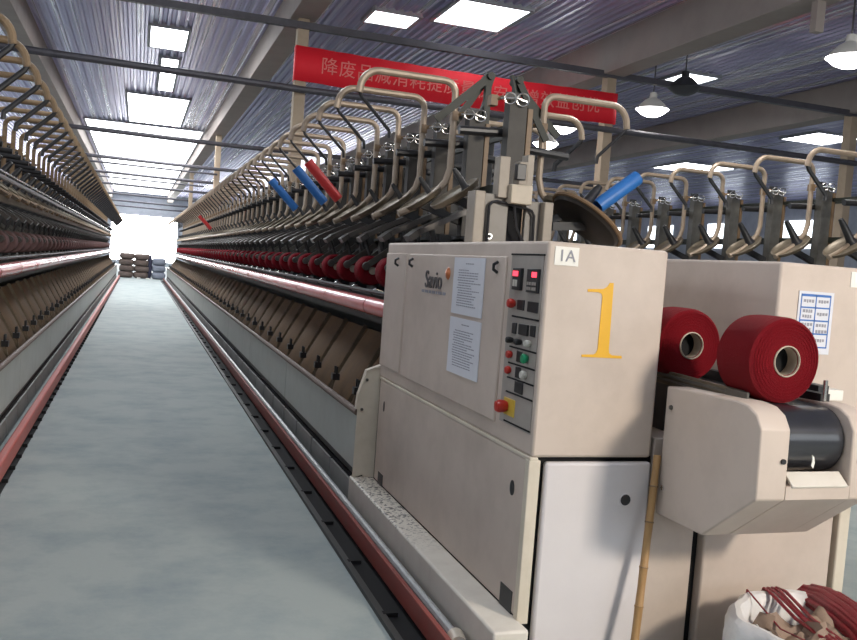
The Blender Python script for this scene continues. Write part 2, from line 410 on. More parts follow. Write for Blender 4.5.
# the yellow number
P1 = [(1.594,1.464),(1.595,1.454),(1.640,1.4545),(1.653,1.450),(1.658,1.44),(1.657,1.24),(1.650,1.2245),(1.640,1.220),(1.591,1.218),(1.593,1.209),(1.764,1.209),(1.762,1.219),(1.72,1.220),(1.708,1.227),(1.705,1.24),(1.7015,1.493),(1.686,1.493),(1.676,1.478),(1.660,1.468)]
nb = MB().prism(P1, lambda p,q: (p,YF-.0022,q), lambda p,q: (p,YF+.001,q)).build('painted_number', 'yellow', ct); nb['label'] = 'yellow painted digit one'
k1 = MB().box(1.447, 1.545, YF-.0025, YF+.001, 1.544, 1.613).build('number_card', 'cardw', ct)
text('card_lettering', '1A', .062, 'ink', k1, (1.496, YF-.004, 1.578), (PI/2,0,0))
# maker's lettering on the door: object faces -X
RX = (PI/2, 0, -PI/2)
text('door_lettering', 'Savio', .125, 'dink', ct, (XC-.0135, 4.12, 1.437), RX, .003)
MB().lathe([(0,.012),(.02,.009),(.03,0)], (XC-.011, 3.915, 1.478), (-1,0,0), 20).build('logo_dot', 'orange', ct)
sb = MB(); yy = 4.30
for wdt in (.035,.05,.03,.045,.02,.05,.04):
    sb.box(XC-.0125, XC-.009, yy-wdt, yy, 1.372, 1.386); yy -= wdt+.016
sb.build('small_lettering', 'ink', ct)
# control panel
cp = MB().box(XC-.003, XC+.004, 2.912, 3.20, .908, 1.574).build('control_panel', 'panelgrey', ct)
def PB(name, m, y0, y1, z0, z1, d, par=cp, bev=.002): return MB().box(XC-d, XC+.002, min(y0,y1), max(y0,y1), min(z0,z1), max(z0,z1)).build(name, m, par, bev)
PB('panel_edge', 'gap', 2.905, 3.205, 1.574, 1.581, .006)
for zz in (1.334, 1.213, 1.149, 1.091, 1.034, .917): PB('divider', 'gap', 2.912, 3.155, zz-.0035, zz+.0035, .006)
d1 = PB('display', 'black', 3.155, 3.078, 1.438, 1.524, .016); d2 = PB('display', 'black', 3.022, 2.928, 1.434, 1.524, .016)
for (d, a, b) in ((d1, 3.148, 3.102), (d2, 2.975, 2.935)): PB('display_digits', 'led', a, b, 1.492, 1.512, .0175, d, 0)
bt1 = MB()
for a in (3.135, 3.112): bt1.box(XC-.0185, XC-.015, a-.008, a+.008, 1.452, 1.478)
bt1.build('keypad', 'white', d1)
bt2 = MB()
for a in (3.005, 2.985, 2.962, 2.942):
    for b in (1.449, 1.468): bt2.box(XC-.0185, XC-.015, a-.007, a+.007, b-.006, b+.006)
bt2.build('keypad', 'panelgrey', d2)
def knob(name, m, y, z, r, d, par=cp): return MB().lathe([(0,d),(r*.8,d*.95),(r,d*.7),(r*.95,d*.3),(r*.7,0)], (XC-.003, y, z), (-1,0,0), 18).build(name, m, par)
knob('rotary_knob', 'redk2', 3.142, 1.384, .019, .03)
PB('nameplate', 'black', 3.111, 3.046, 1.362, 1.402, .007); PB('nameplate', 'black', 3.016, 2.925, 1.36, 1.401, .007)
PB('meter', 'black', 3.137, 3.1, 1.266, 1.31, .009); PB('meter', 'black', 3.07, 2.99, 1.268, 1.311, .012); PB('meter', 'black', 2.972, 2.932, 1.27, 1.313, .009)
for a in (3.131, 3.052): knob('selector_switch', 'black', a, 1.24, .013, .03)
knob('selector_switch', 'white', 2.968, 1.243, .013, .026)
knob('push_button', 'redk2', 3.132, 1.183, .016, .022); knob('push_button', 'green', 2.985, 1.183, .019, .024)
knob('push_button', 'redk2', 3.132, 1.121, .016, .022); knob('push_button', 'white', 2.985, 1.121, .017, .024)
for zz in (1.183, 1.121): PB('nameplate', 'black', 3.078, 3.03, zz-.022, zz+.022, .007)
PB('nameplate', 'black', 3.075, 3.0, 1.042, 1.088, .007)
PB('stop_plate', 'yelp', 3.165, 3.06, .942, 1.01, .006)
knob('emergency_stop', 'redk2', 3.135, .976, .026, .05)

# notices taped to the door
def notice(name, label, quad, seed):
    rnd = random.Random(seed)
    (y0,y1,z1,z0) = quad
    t = thing(name, label, 'notice sheet', (XC, y0, z0), 'notices on the cabinet door')
    MB().box(XC-.0145, XC-.011, y1, y0, z0, z1).build('sheet', 'paper', t)
    g = MB(); zz = z1-.03; n = 0
    while zz > z0+.03:
        if n == 0: a, b = .4, .62
        else: a, b = .14 + rnd.random()*.06, .5 + rnd.random()*.38
        x = a
        while x < b:
            w = .03 + rnd.random()*.06
            g.box(XC-.0152, XC-.014, y0-(y0-y1)*(x+w), y0-(y0-y1)*x, zz, zz+.0045); x += w+.012
        zz -= .0115 if n else .03; n += 1
    g.build('printed_lines', 'ink', t)
notice('notice_sheet', 'white printed notice sheet taped at the top of the cabinet door', (3.83, 3.452, 1.557, 1.298), 3)
notice('notice_sheet', 'white printed notice sheet below the other on the cabinet door', (3.832, 3.446, 1.281, 1.024), 5)

# ------------------------------------------------------------------ second cabinet
c2 = thing('end_cabinet', 'beige machine end cabinet at the right with a blue-ruled sheet', 'cabinet', (2.7, 3.6, 0))
MB().box(2.45, 2.963, 2.875, 5.0, .825, 1.628).build('upper_body', 'cab', c2, .012)
MB().box(2.22, 2.865, YF+.004, 3.6, .02, .826).build('lower_panel', 'cab', c2, .008)
MB().box(1.955, 2.178, YF+.02, 3.6, .02, .9).build('side_panel', 'cab', c2, .006)
MB().box(2.16, 2.24, YF+.05, 3.5, 0, .826).build('panel_gap', 'gap', c2)
MB().box(2.86, 2.9, YF+.05, 4.9, 0, .826).build('panel_gap', 'gap', c2)
MB().box(2.893, 2.95, YF, YF+.06, 0, .826).build('corner_post', 'cream', c2, .006)
MB().box(2.9, 2.95, YF+.06, 5.0, .02, .826).build('side_panel', 'cab', c2)
kc = MB().box(2.806, 2.9, 2.8715, 2.876, 1.548, 1.612).build('number_card', 'cardw', c2)
sh = thing('ruled_sheet', 'white sheet with a blue ruled grid on the right end cabinet', 'notice sheet', (2.64, 2.875, 1.27))
MB().box(2.549, 2.726, 2.8708, 2.8738, 1.262, 1.518).build('sheet', 'paper', sh)
g = MB(); ya, yb = 2.8698, 2.871
for xx in (2.562, 2.636, 2.709): g.box(xx-.0025, xx+.0025, ya, yb, 1.288, 1.506)
for zz, h in ((1.502,.005),(1.452,.003),(1.399,.003),(1.345,.003),(1.290,.003)): g.box(2.562, 2.709, ya, yb, zz-h, zz+h)
g.build('ruled_lines', 'blueink', sh)
g = MB(); rnd = random.Random(2)
for (cx, cz) in ((2.6,1.478),(2.675,1.478),(2.6,1.437),(2.6,1.415),(2.673,1.426),(2.6,1.382),(2.6,1.362),(2.673,1.38),(2.673,1.355),(2.673,1.318)):
    x = cx-.026
    while x < cx+.02:
        w = .006+rnd.random()*.006; g.box(x, x+w, ya, yb, cz-.007+rnd.random()*.003, cz+.007); x += w+.004
g.build('handwriting', 'ink', sh)

# ------------------------------------------------------------------ delivery conveyor
cv = thing('delivery_conveyor', 'beige delivery conveyor with a black belt under the red yarn cones', 'conveyor', (2.19, 2.6, .61))
SP = [(2.87,1.112),(2.46,1.124),(2.40,1.118),(2.355,1.095),(2.325,1.05),(2.32,.815),(2.58,.615),(2.87,.61)]
lc = MB().prism(SP, lambda p,q: (1.965,p,q), lambda p,q: (2.085,p,q)).build('side_cheek', 'cab', cv, .006)
rc = MB().prism(SP, lambda p,q: (2.35,p,q), lambda p,q: (2.435,p,q)).build('side_cheek', 'cab', cv, .006)
LP = [(2.87,.87),(2.36,.862),(2.32,.86),(2.32,.815),(2.58,.615),(2.87,.61)]
MB().prism(LP, lambda p,q: (2.084,p,q), lambda p,q: (2.351,p,q)).build('lower_housing', 'cab', cv)
MB().prism([(2.312,.862),(2.36,.902),(2.366,.896),(2.318,.854)], lambda p,q: (2.105,p,q), lambda p,q: (2.338,p,q)).build('lip_plate', 'plinth', cv, .002)
for (a,b) in ((2.062,.945),(2.385,.945)): MB().cyl((a,2.315,b),(a,2.33,b),.009,n=12).build('bolt','black',cv)
MB().cyl((1.958,2.83,1.035),(1.968,2.83,1.035),.009,n=10).build('bolt','midgrey',cv); MB().cyl((1.958,2.84,.72),(1.968,2.84,.72),.01,n=10).build('bolt','steel',cv)
BP = [(4.3,1.112),(2.47,1.112)] + [(2.47+.115*math.cos(math.radians(a)), .997+.115*math.sin(math.radians(a))) for a in range(90,271,12)] + [(4.3,.882)]
IP = [(y + (.0 if i in (0,) else 0), z-.006 if z > 1.0 else z+.006) for i,(y,z) in enumerate(BP)]
MB().prism(BP, lambda p,q: (2.092,p,q), lambda p,q: (2.343,p,q)).build('belt', 'rubber', cv)
MB().obox((2.07,2.56,1.118),(2.07,3.3,1.128),.014,.055).build('guide_rail', 'tray', cv)
for a in (1.11,1.13): MB().obox((2.060,2.62,a),(2.060,3.3,a+.01),.008,.010).build('rail_bead', 'midgrey', cv)
MB().box(2.054, 2.066, 2.52, 2.64, 1.098, 1.145).build('rail_end', 'midgrey', cv, .003)
MB().prism([(2.08,1.06),(2.26,1.06),(2.26,1.15),(2.15,1.30),(2.08,1.30)], lambda p,q:(p,3.26,q), lambda p,q:(p,3.29,q)).build('guide_plate', 'cabw', cv, .004)
MB().box(2.36, 2.40, 2.5, 3.3, 1.1, 1.15).build('guide_rail', 'dkgrey', cv)
MB().cyl((2.375,2.50,1.125),(2.375,2.50,1.20),.008,n=8).build('pin','steel',cv)
MB().box(2.45, 2.56, 2.60, 2.68, 1.112, 1.152).build('bracket', 'cardw', cv, .003)
MB().box(2.42, 2.47, 2.58, 2.70, 1.10, 1.17).build('bracket_clip', 'black', cv, .003)
sc = tag(MB().prism([(2.212,.915),(2.216,.935),(2.211,.955),(2.203,.962),(2.206,.945),(2.203,.925)], lambda p,q:(p,2.345,q), lambda p,q:(p,2.348,q)).build('paper_scrap','cardw'), 'small white paper scrap stuck to the black conveyor belt', 'scrap')

def cone(name, label, cx, yf, cz, r, ln, m='yarn'):
    t = thing(name, label, 'yarn cone', (cx, yf, cz-r), 'red yarn cones on the conveyor')
    pr = [(.049,.004),(.053,.0),(r*.55,.002)]
    pr += [(r*.90,.004),(r*.965,.012),(r*.995,.03),(r,.06),(r*.995,ln*.75),(r*.97,ln-.015),(r*.9,ln-.003),(.053,ln)]
    MB().lathe(pr, (cx,yf,cz), (0,1,0), 48).build('yarn', m, t)
    MB().lathe([(.051,.05),(.051,-.004),(.053,-.006),(.056,-.004),(.056,ln+.006),(.051,ln+.006),(.051,.05)], (cx,yf,cz), (0,1,0), 32).build('paper_core', 'core', t)
    MB().lathe([(0,.055),(.0512,.055)], (cx,yf,cz), (0,1,0), 24).build('core_bottom', 'gap', t)  # black disc standing in for the shade deep inside the core
    rg = MB()
    for k in range(7):
        a = r*(.42+.075*k); rg.ring((cx,yf+.0022,cz),(0,1,0), a, .0016, 48, 5)
    rg.build('winding_ridges', m, t)
cone('yarn_cone', 'large red yarn cone nearest the camera on the black conveyor belt', 2.176, 2.48, 1.264, .155, .205)
cone('yarn_cone', 'red yarn cone further back, half hidden by the control cabinet', 2.15, 3.00, 1.262, .151, .19)

# ------------------------------------------------------------------ bamboo pole
bp = thing('bamboo_pole', 'thin yellow bamboo pole leaning between the end door and conveyor', 'pole', (1.832, 2.745, 0))
A = Vector((1.832, 2.745, .0)); B = Vector((1.950, 2.872, .84)); path = []; rr = []
nodes = [0, .15, .33, .50, .70, .86, 1]
for i in range(len(nodes)-1):
    for (f, r) in ((.0,.019),(.04,.0165),(.5,.0155),(.96,.0165)):
        path.append(A.lerp(B, nodes[i] + (nodes[i+1]-nodes[i])*f)); rr.append(r*(1-.12*nodes[i]))
path.append(B); rr.append(.013)
MB().tube(path, rr, 14).build('cane', 'bamboo', bp)
rg = MB()
for q in nodes[1:-1]: rg.ring(A.lerp(B,q), B-A, .0150, .0035, 16, 5)
rg.build('cane_nodes', 'brown', bp)

# ------------------------------------------------------------------ lined basket with yarn waste
sx, sy = 2.405, 2.44
sk = thing('lined_basket', 'plastic basket lined with a white sack beside the end cabinet', 'basket', (sx, sy, 0))
wobf = lambda t, h: 1 + .025*math.sin(3*t+1) + .018*math.sin(7*t) + .02*math.sin(11*t+h*20)
MB().lathe([(0,.0),(.24,.0),(.25,.02),(.292,.36),(.305,.365),(.305,.38),(.29,.38),(.24,.03),(0,.03)], (sx,sy,0), n=40).build('basket_shell', 'cream', sk)
MB().lathe([(.325,.25),(.322,.33),(.322,.39),(.315,.425),(.296,.445),(.275,.44),(.258,.41),(.25,.34),(.235,.25),(.12,.2),(0,.19)], (sx,sy,0), n=64, wob=wobf).build('sack_liner', 'plastic', sk)
kp = MB(); rnd = random.Random(4); vs = []; nn = 12
for i in range(nn):
    for j in range(nn): vs.append((sx-.17+.30*i/(nn-1), sy-.12+.27*j/(nn-1), .345+.05*rnd.random()+.05*math.sin(i*.7)*math.cos(j*.6)))
kp.add(vs, [(i*nn+j,(i+1)*nn+j,(i+1)*nn+j+1,i*nn+j+1) for i in range(nn-1) for j in range(nn-1)])
kk = kp.build('crumpled_paper', 'kraft'); tag(kk, 'crumpled brown paper inside the white lined basket', 'paper')
so = kk.modifiers.new('thickness','SOLIDIFY'); so.thickness = .004
yt = thing('yarn_skein', 'glossy red yarn skein hanging over the rim of the white basket', 'yarn skein', (sx+.15, sy, .3))
mb = MB()
for i in range(44):
    a = rnd.random(); ox = sx+.15+.15*a; oy = sy+.23+rnd.uniform(-.015,.015)
    h = .445 + .02*rnd.random() - .25*(a-.5)**2
    mb.tube([(ox-.02, oy+.11, .36), (ox-.01, oy+.05, h), (ox, oy-.02, h+.012), (ox+.005, oy-.14, h-.01), (ox-.01, oy-.24, h-.03), (ox-.03, oy-.32, h-.06), (ox-.05, oy-.40, h-.10)], [.008,.012,.015,.016,.015,.013,.010], 8)
mb.build('yarn_bundle', 'silk', yt)
mb = MB()
for i in range(4):
    ox = sx-.02+.02*i
    mb.tube([(ox+.02, sy+.325, .36), (ox+.02, sy+.30, .452), (ox+.015+.004*i, sy+.262, .452), (ox+.01*(i%2), sy+.1, .40), (ox-.015, sy-.1, .385), (ox-.03, sy-.25, .40)], .008, 6)
mb.tube([(sx-.09, sy+.30, .36), (sx-.09, sy+.29, .455), (sx-.10, sy+.255, .45), (sx-.13, sy+.05, .385), (sx-.14, sy-.2, .42)], .004, 6)
mb.build('loose_strands', 'silk', yt)

for q in (sk, kk, yt): q.scale = (1, 1, .75)
yt.location.z *= .75
# ------------------------------------------------------------------ machine units, local: origin on the machine's centre line, outward = -X
TILT = math.radians(36)
def creel_parts(handle=True, lever=False, big=0.0, style='next'):
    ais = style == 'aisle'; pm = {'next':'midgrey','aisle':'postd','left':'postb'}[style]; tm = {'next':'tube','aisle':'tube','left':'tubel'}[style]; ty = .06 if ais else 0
    P = []; SKIP = ('post', 'post_back', 'post_strip', 'cross_arm', 'guide_clamp', 'guide_knob', 'thread_ring', 'guide_wire') if big else ()
    p = MB().prism([(-.20,-.055),(-.09,-.055),(-.09,.03),(-.10,.03),(-.10,-.045),(-.19,-.045),(-.19,.03),(-.20,.03)], lambda a,b: (a,b,1.70), lambda a,b: (a,b,2.50))   # channel post
    P.append(('post', p, pm))
    P.append(('post_back', MB().box(-.19,-.10,.031,.045,1.70,2.56), 'dkgrey'))
    p = MB().box(-.085,-.055,-.06,.02,1.72,2.46); P.append(('post_strip', p, 'brown'))
    if handle:
        path = [(-.62,0,1.83),(-.53,0,1.875),(-.45,0,1.925),(-.37,0,1.995),(-.315,0,2.065),(-.29,0,2.15),(-.29,0,2.3)] + arc(-.37,2.63,.08,0,90,5) + arc(-.80,2.585,.125,90,180,6) + [(-.93,0,2.56)]
        P.append(('handle_tube', MB().tube(path, .0235, 10), tm))
        P.append(('handle_sleeve', MB().tube([(-.93,0,2.575),(-.915,0,2.54),(-.72,0,2.35),(-.715,0,2.30)], [.011,.011,.012,.011] if ais else [.018,.018,.019,.018], 8), 'black'))
    # tilted tray and peg
    c = Vector((-.45+big*.6,ty,1.93-big*.7)); ax = Vector((-math.sin(TILT),0,math.cos(TILT)))
    k = 1.3 if big else .86 if ais else .98
    P.append(('tray', MB().lathe([(q*k, h) for q, h in ((0,0),(.12,0),(.165,.010),(.182,.026),(.187,.022),(.172,-.006),(.12,-.02),(0,-.02))], c, ax, 28), 'discd' if big else 'tray'))
    if big: P.append(('tray_rim', MB().ring(c+ax*.024, ax, .187*k, .014, 36, 8), 'brown'))
    ps = .58 if ais else 1
    P.append(('peg', MB().lathe([(r*ps*1.1,h*ps) for r, h in ((.0,.24),(.018,.235),(.024,.20),(.034,.03),(.05,.0))], c+Vector((.06,0,.045)), (-.60,0,.78), 12), 'dkgrey' if ais else 'black'))
    p = MB().obox(c+Vector((0,0,-.02)), (-.15,0,1.80), .05, .05); P.append(('tray_arm', p, 'dkgrey'))
    P.append(('guide_clamp', MB().box(-.31,-.268,-.03,.03,2.46,2.52), 'brown'))
    g = MB().tube([(-.27,-.02,2.50),(-.24,-.04,2.51),(-.20,-.03,2.50)], .012, 8)
    P.append(('guide_knob', g, 'brown'))
    for (xx, ra) in ((-.215,.032),(-.135,.036)): P.append(('thread_ring', MB().ring((xx,-.085,2.50),(0.3,.9,.2), ra, .0045, 14, 5), 'steel'))
    P.append(('guide_wire', MB().tube([(-.26,-.05,2.50),(-.175,-.085,2.505),(-.10,-.085,2.49)], .006, 6), 'steel'))
    if lever:
        for (a, b, w1, w2) in (((-.06,-.03,2.78),(-.42,-.03,2.45),.014,.05), ((-.06,.045,2.78),(-.30,.045,2.40),.014,.045), ((-.02,.03,2.80),(-.17,.03,2.30),.04,.014)):
            P.append(('swing_lever', MB().obox(a, b, w1, w2, (0,0,1) if w1 < .02 else (1,0,0)), 'olive'))
        P.append(('lever_post', MB().obox((-.07,0,2.80),(-.07,0,1.75), .04, .04, (1,0,0)), 'olive'))
        P.append(('lever_pivot', MB().cyl((-.07,-.06,2.77),(-.07,.07,2.77),.025,n=10), 'olive'))
    P.append(('cross_arm', MB().cyl((-.10,.06,2.33),(-.46,.06,2.31),.026,n=10), 'black'))
    return [q for q in P if q[0] not in SKIP]
def head_parts():
    P = []
    P.append(('lever_plate', MB().obox((-.49,0,1.722),(-.13,0,1.905), .15, .035), 'leverg')); P.append(('lever_nose', MB().obox((-.545,0,1.675),(-.485,0,1.722), .13, .04), 'leverg'))
    P.append(('link_rod', MB().cyl((-.49,.04,1.70),(-.44,.04,1.56),.014,n=8), 'dkgrey')); P.append(('link_rod', MB().cyl((-.40,-.05,1.74),(-.34,-.05,1.55),.02,n=8), 'dkgrey')); P.append(('head_casing', MB().box(-.36,-.28,-.09,.09,1.50,1.72), 'dkgrey'))
    for s in (-.105, .105):
        P.append(('cradle_arm', MB().obox((-.50,s,1.475),(-.26,s,1.66), .022, .045), 'midgrey'))
        P.append(('arm_boss', MB().lathe([(0,-.018),(.03,-.016),(.034,0),(.03,.016),(0,.018)], (-.50,s,1.475), (0,1,0), 12), 'leverg'))
    P.append(('drum', MB().cyl((-.36,-.10,1.295),(-.36,.10,1.295),.045,n=14), 'black'))
    g = MB(); g.tube([(-.50,0,1.30),(-.56,0,1.32),(-.60,.02,1.29),(-.57,.04,1.275)], .006, 6); P.append(('yarn_hook', g, 'steel'))
    return P
def pack_parts(yarn):
    r = .118
    return [('yarn', MB().lathe([(.03,-.078),(r*.9,-.078),(r*.98,-.066),(r,-.04),(r,.04),(r*.98,.066),(r*.9,.078),(.03,.078)], (-.44,0,1.442), (0,1,0), 24), yarn),
            ('paper_core', MB().cyl((-.44,-.092,1.442),(-.44,.092,1.442),.03,n=12), 'core')]
def spin_parts():
    P = []
    mb = MB(); vs = []; fs = []; nu, nv = 12, 8
    for j in range(nv+1):
        t = j/nv; x = -.855 + .33*t; z = .42 + .60*t + .03*math.sin(PI*t)
        for i in range(nu+1):
            s = i/nu*2-1; bul = .055*(math.sqrt(max(0,1-(abs(s)**2.2)))) 
            vs.append((x-bul*.40+.02, s*.3245, z+bul*.24-.018))
    for j in range(nv):
        for i in range(nu): a = j*(nu+1)+i; fs.append((a, a+nu+1, a+nu+2, a+1))
    mb.add(vs, fs); P.append(('pot_cover', mb, 'pot'))
    g = MB().obox((-.835,.3247,.44),(-.525,.3247,1.03), .0015, .03, (1,0,1)); P.append(('separator', g, 'tray'))
    P.append(('brake_box', MB().box(-.835,-.785,-.03,.03,.655,.70), 'black'))
    for a in (-.03,.02): P.append(('brake_fork', MB().box(-.815,-.80,a,a+.01,.70,.75), 'black'))
    P.append(('brake_rod', MB().tube([(-.815,0,.66),(-.845,0,.52)], .006, 6), 'tray'))
    P.append(('base_panel', MB().box(-.885,-.872,-.303,.303,.02,.165), 'basep')); P.append(('spindle_foot', MB().box(-.84,-.80,-.04,.04,.19,.25), 'midgrey'))
    return P
def make(name, parts, label, cat, group, merged=False):
    """one unit: an Empty with one mesh per part, or (small in the distance) a single mesh"""
    if merged:
        mb = MB(); ms = []
        for (pn, b, m) in parts:
            if m not in ms: ms.append(m)
            mb.cur = ms.index(m); mb.add(b.v, b.f)
        o = mb.build(name, ms)
        return tag(o, label, cat, group)
    t = thing(name, label, cat, (0,0,0), group)
    for (pn, b, m) in parts: b.build(pn, m, t)
    return t
class Row:
    """a repeated unit; the first placement uses the original, later ones copy it"""
    def __init__(s, name, parts_fn, cat): s.n, s.f, s.c, s.near, s.far = name, parts_fn, cat, None, None
    def put(s, loc, rz, label, group, merged=False):
        k = 'far' if merged else 'near'; o = getattr(s, k)
        if o is None:
            o = make(s.n, s.f(), label, s.c, group, merged); setattr(s, k, o)
            o.location = loc; o.rotation_euler = (0,0,rz); return o
        return dup(o, loc, rz, label, group)
GAUGE, YS, NPOS = .65, 4.75, 57
ypos = lambda k: YS + GAUGE*k
XM, XL, XN = 2.19, -1.74, 6.12
creel = Row('creel_stand', creel_parts, 'creel stand'); creel0 = Row('creel_stand', lambda: creel_parts(False, style='aisle'), 'creel stand'); creela = Row('creel_stand', lambda: creel_parts(style='aisle'), 'creel stand'); creell = Row('creel_stand', lambda: creel_parts(style='left'), 'creel stand'); creeld = Row('creel_stand', lambda: creel_parts(False, False, .13), 'creel stand'); creel1 = Row('creel_stand', lambda: creel_parts(True, True, style='aisle'), 'creel stand')
head = Row('winding_head', head_parts, 'winding head'); spin = Row('spindle_cover', spin_parts, 'spindle cover')
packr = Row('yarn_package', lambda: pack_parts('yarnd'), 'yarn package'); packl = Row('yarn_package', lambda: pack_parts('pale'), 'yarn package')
NEAR = 17
K_HEAD, K_PACK, K_SPIN = 7, 7, 3
def left_label(what, k, k0):
    """counted from the first one inside the picture; those before it stand left of the picture"""
    return '%s %s of the left machine, counted from the left edge' % (nth(k-k0+1), what) if k >= k0 else '%s of the left machine, %s one left of the visible row' % (what, nth(k0-k))
for k in range(NPOS):
    y = ypos(k); far = k > NEAR
    if k == 0: lb = 'dark creel post without a bent handle, directly behind the control cabinet'
    else: lb = '%s creel stand with bent handle on the aisle side, counted from the control cabinet' % nth(k)
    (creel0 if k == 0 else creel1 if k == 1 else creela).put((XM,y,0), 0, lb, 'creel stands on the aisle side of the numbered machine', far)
    if k >= 1:
        head.put((XM,y,0), 0, '%s grey winding head above the red packages, counted from the control cabinet' % nth(k), 'winding heads of the numbered machine', far)
        spin.put((XM,y,0), 0, '%s brown spindle cover above the right trough, counted from the control cabinet' % nth(k), 'spindle covers of the numbered machine', far)
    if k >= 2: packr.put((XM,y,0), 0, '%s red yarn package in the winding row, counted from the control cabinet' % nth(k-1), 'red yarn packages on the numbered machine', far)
    # left machine, side facing the aisle
    if k >= 1:
        creell.put((XL+.10,y,0), PI, left_label('creel stand with black-sleeved handle', k, 1), 'creel stands on the left machine', far)
    if k >= 2:
        head.put((XL,y,0), PI, left_label('dark winding head', k, K_HEAD), 'winding heads of the left machine', far)
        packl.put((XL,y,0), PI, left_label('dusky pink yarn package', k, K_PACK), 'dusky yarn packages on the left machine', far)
        spin.put((XL,y,0), PI, left_label('brown spindle cover', k, K_SPIN), 'spindle covers of the left machine', far)
for k in range(6):      # right-hand side of the numbered machine
    (creeld if k == 0 else creel1 if k == 1 else creel).put((XM+(.06 if k else 0),ypos(k),0), PI, '%s creel stand with handle bent to the right, counted from the centre tower' % nth(k) if k else 'dark tilted disc with brown rim right of the centre tower', 'creel stands on the right side of the numbered machine', k > 4)
for k in range(1, 18):    # next machine to the right
    creel.put((XN,ypos(k)+.5,0), 0, '%s creel stand of the next machine, counted leftwards from the right edge' % nth(k), 'creel stands of the next machine', k > 12)

# paper tubes standing on pegs
def paper_tube(loc_u, y, m, label, group, sgn=1, xm=XM, ln=.44, dz=0):
    b = Vector((xm-sgn*.435, y, 2.055+dz)); d = Vector((-sgn*.70,0,.71)) if dz == 0 else Vector((-sgn*.79,0,.61)); b = b + d*.02
    t = thing('paper_tube', label, 'paper tube', b, group)
    MB().lathe([(.034,.0),(.045,.0),(.046,.01),(.046,ln-.01),(.045,ln),(.036,ln),(.034,ln-.08),(.034,.0)], b, d, 20).build('tube_wall', m, t)
    MB().lathe([(.0345,ln-.03),(.0345,ln+.002)], b, d, 16).build('tube_mouth', 'core', t)
paper_tube(0, ypos(5), 'red', 'red paper tube leaning on a creel peg, nearest of the red and blue trio', 'paper tubes on creel pegs')
paper_tube(0, ypos(6), 'blue', 'blue paper tube on a creel peg, directly beside the red tube', 'paper tubes on creel pegs')
paper_tube(0, ypos(9)-.3, 'blue', 'blue paper tube on a creel peg, leftmost and lowest of the trio', 'paper tubes on creel pegs')
paper_tube(0, ypos(28), 'red', 'small far red paper tube alone on a distant creel peg', 'paper tubes on creel pegs')
paper_tube(0, ypos(0), 'blue', 'blue paper tube on the tray right of the centre tower', 'paper tubes on creel pegs', -1, XM, .33, -.12)

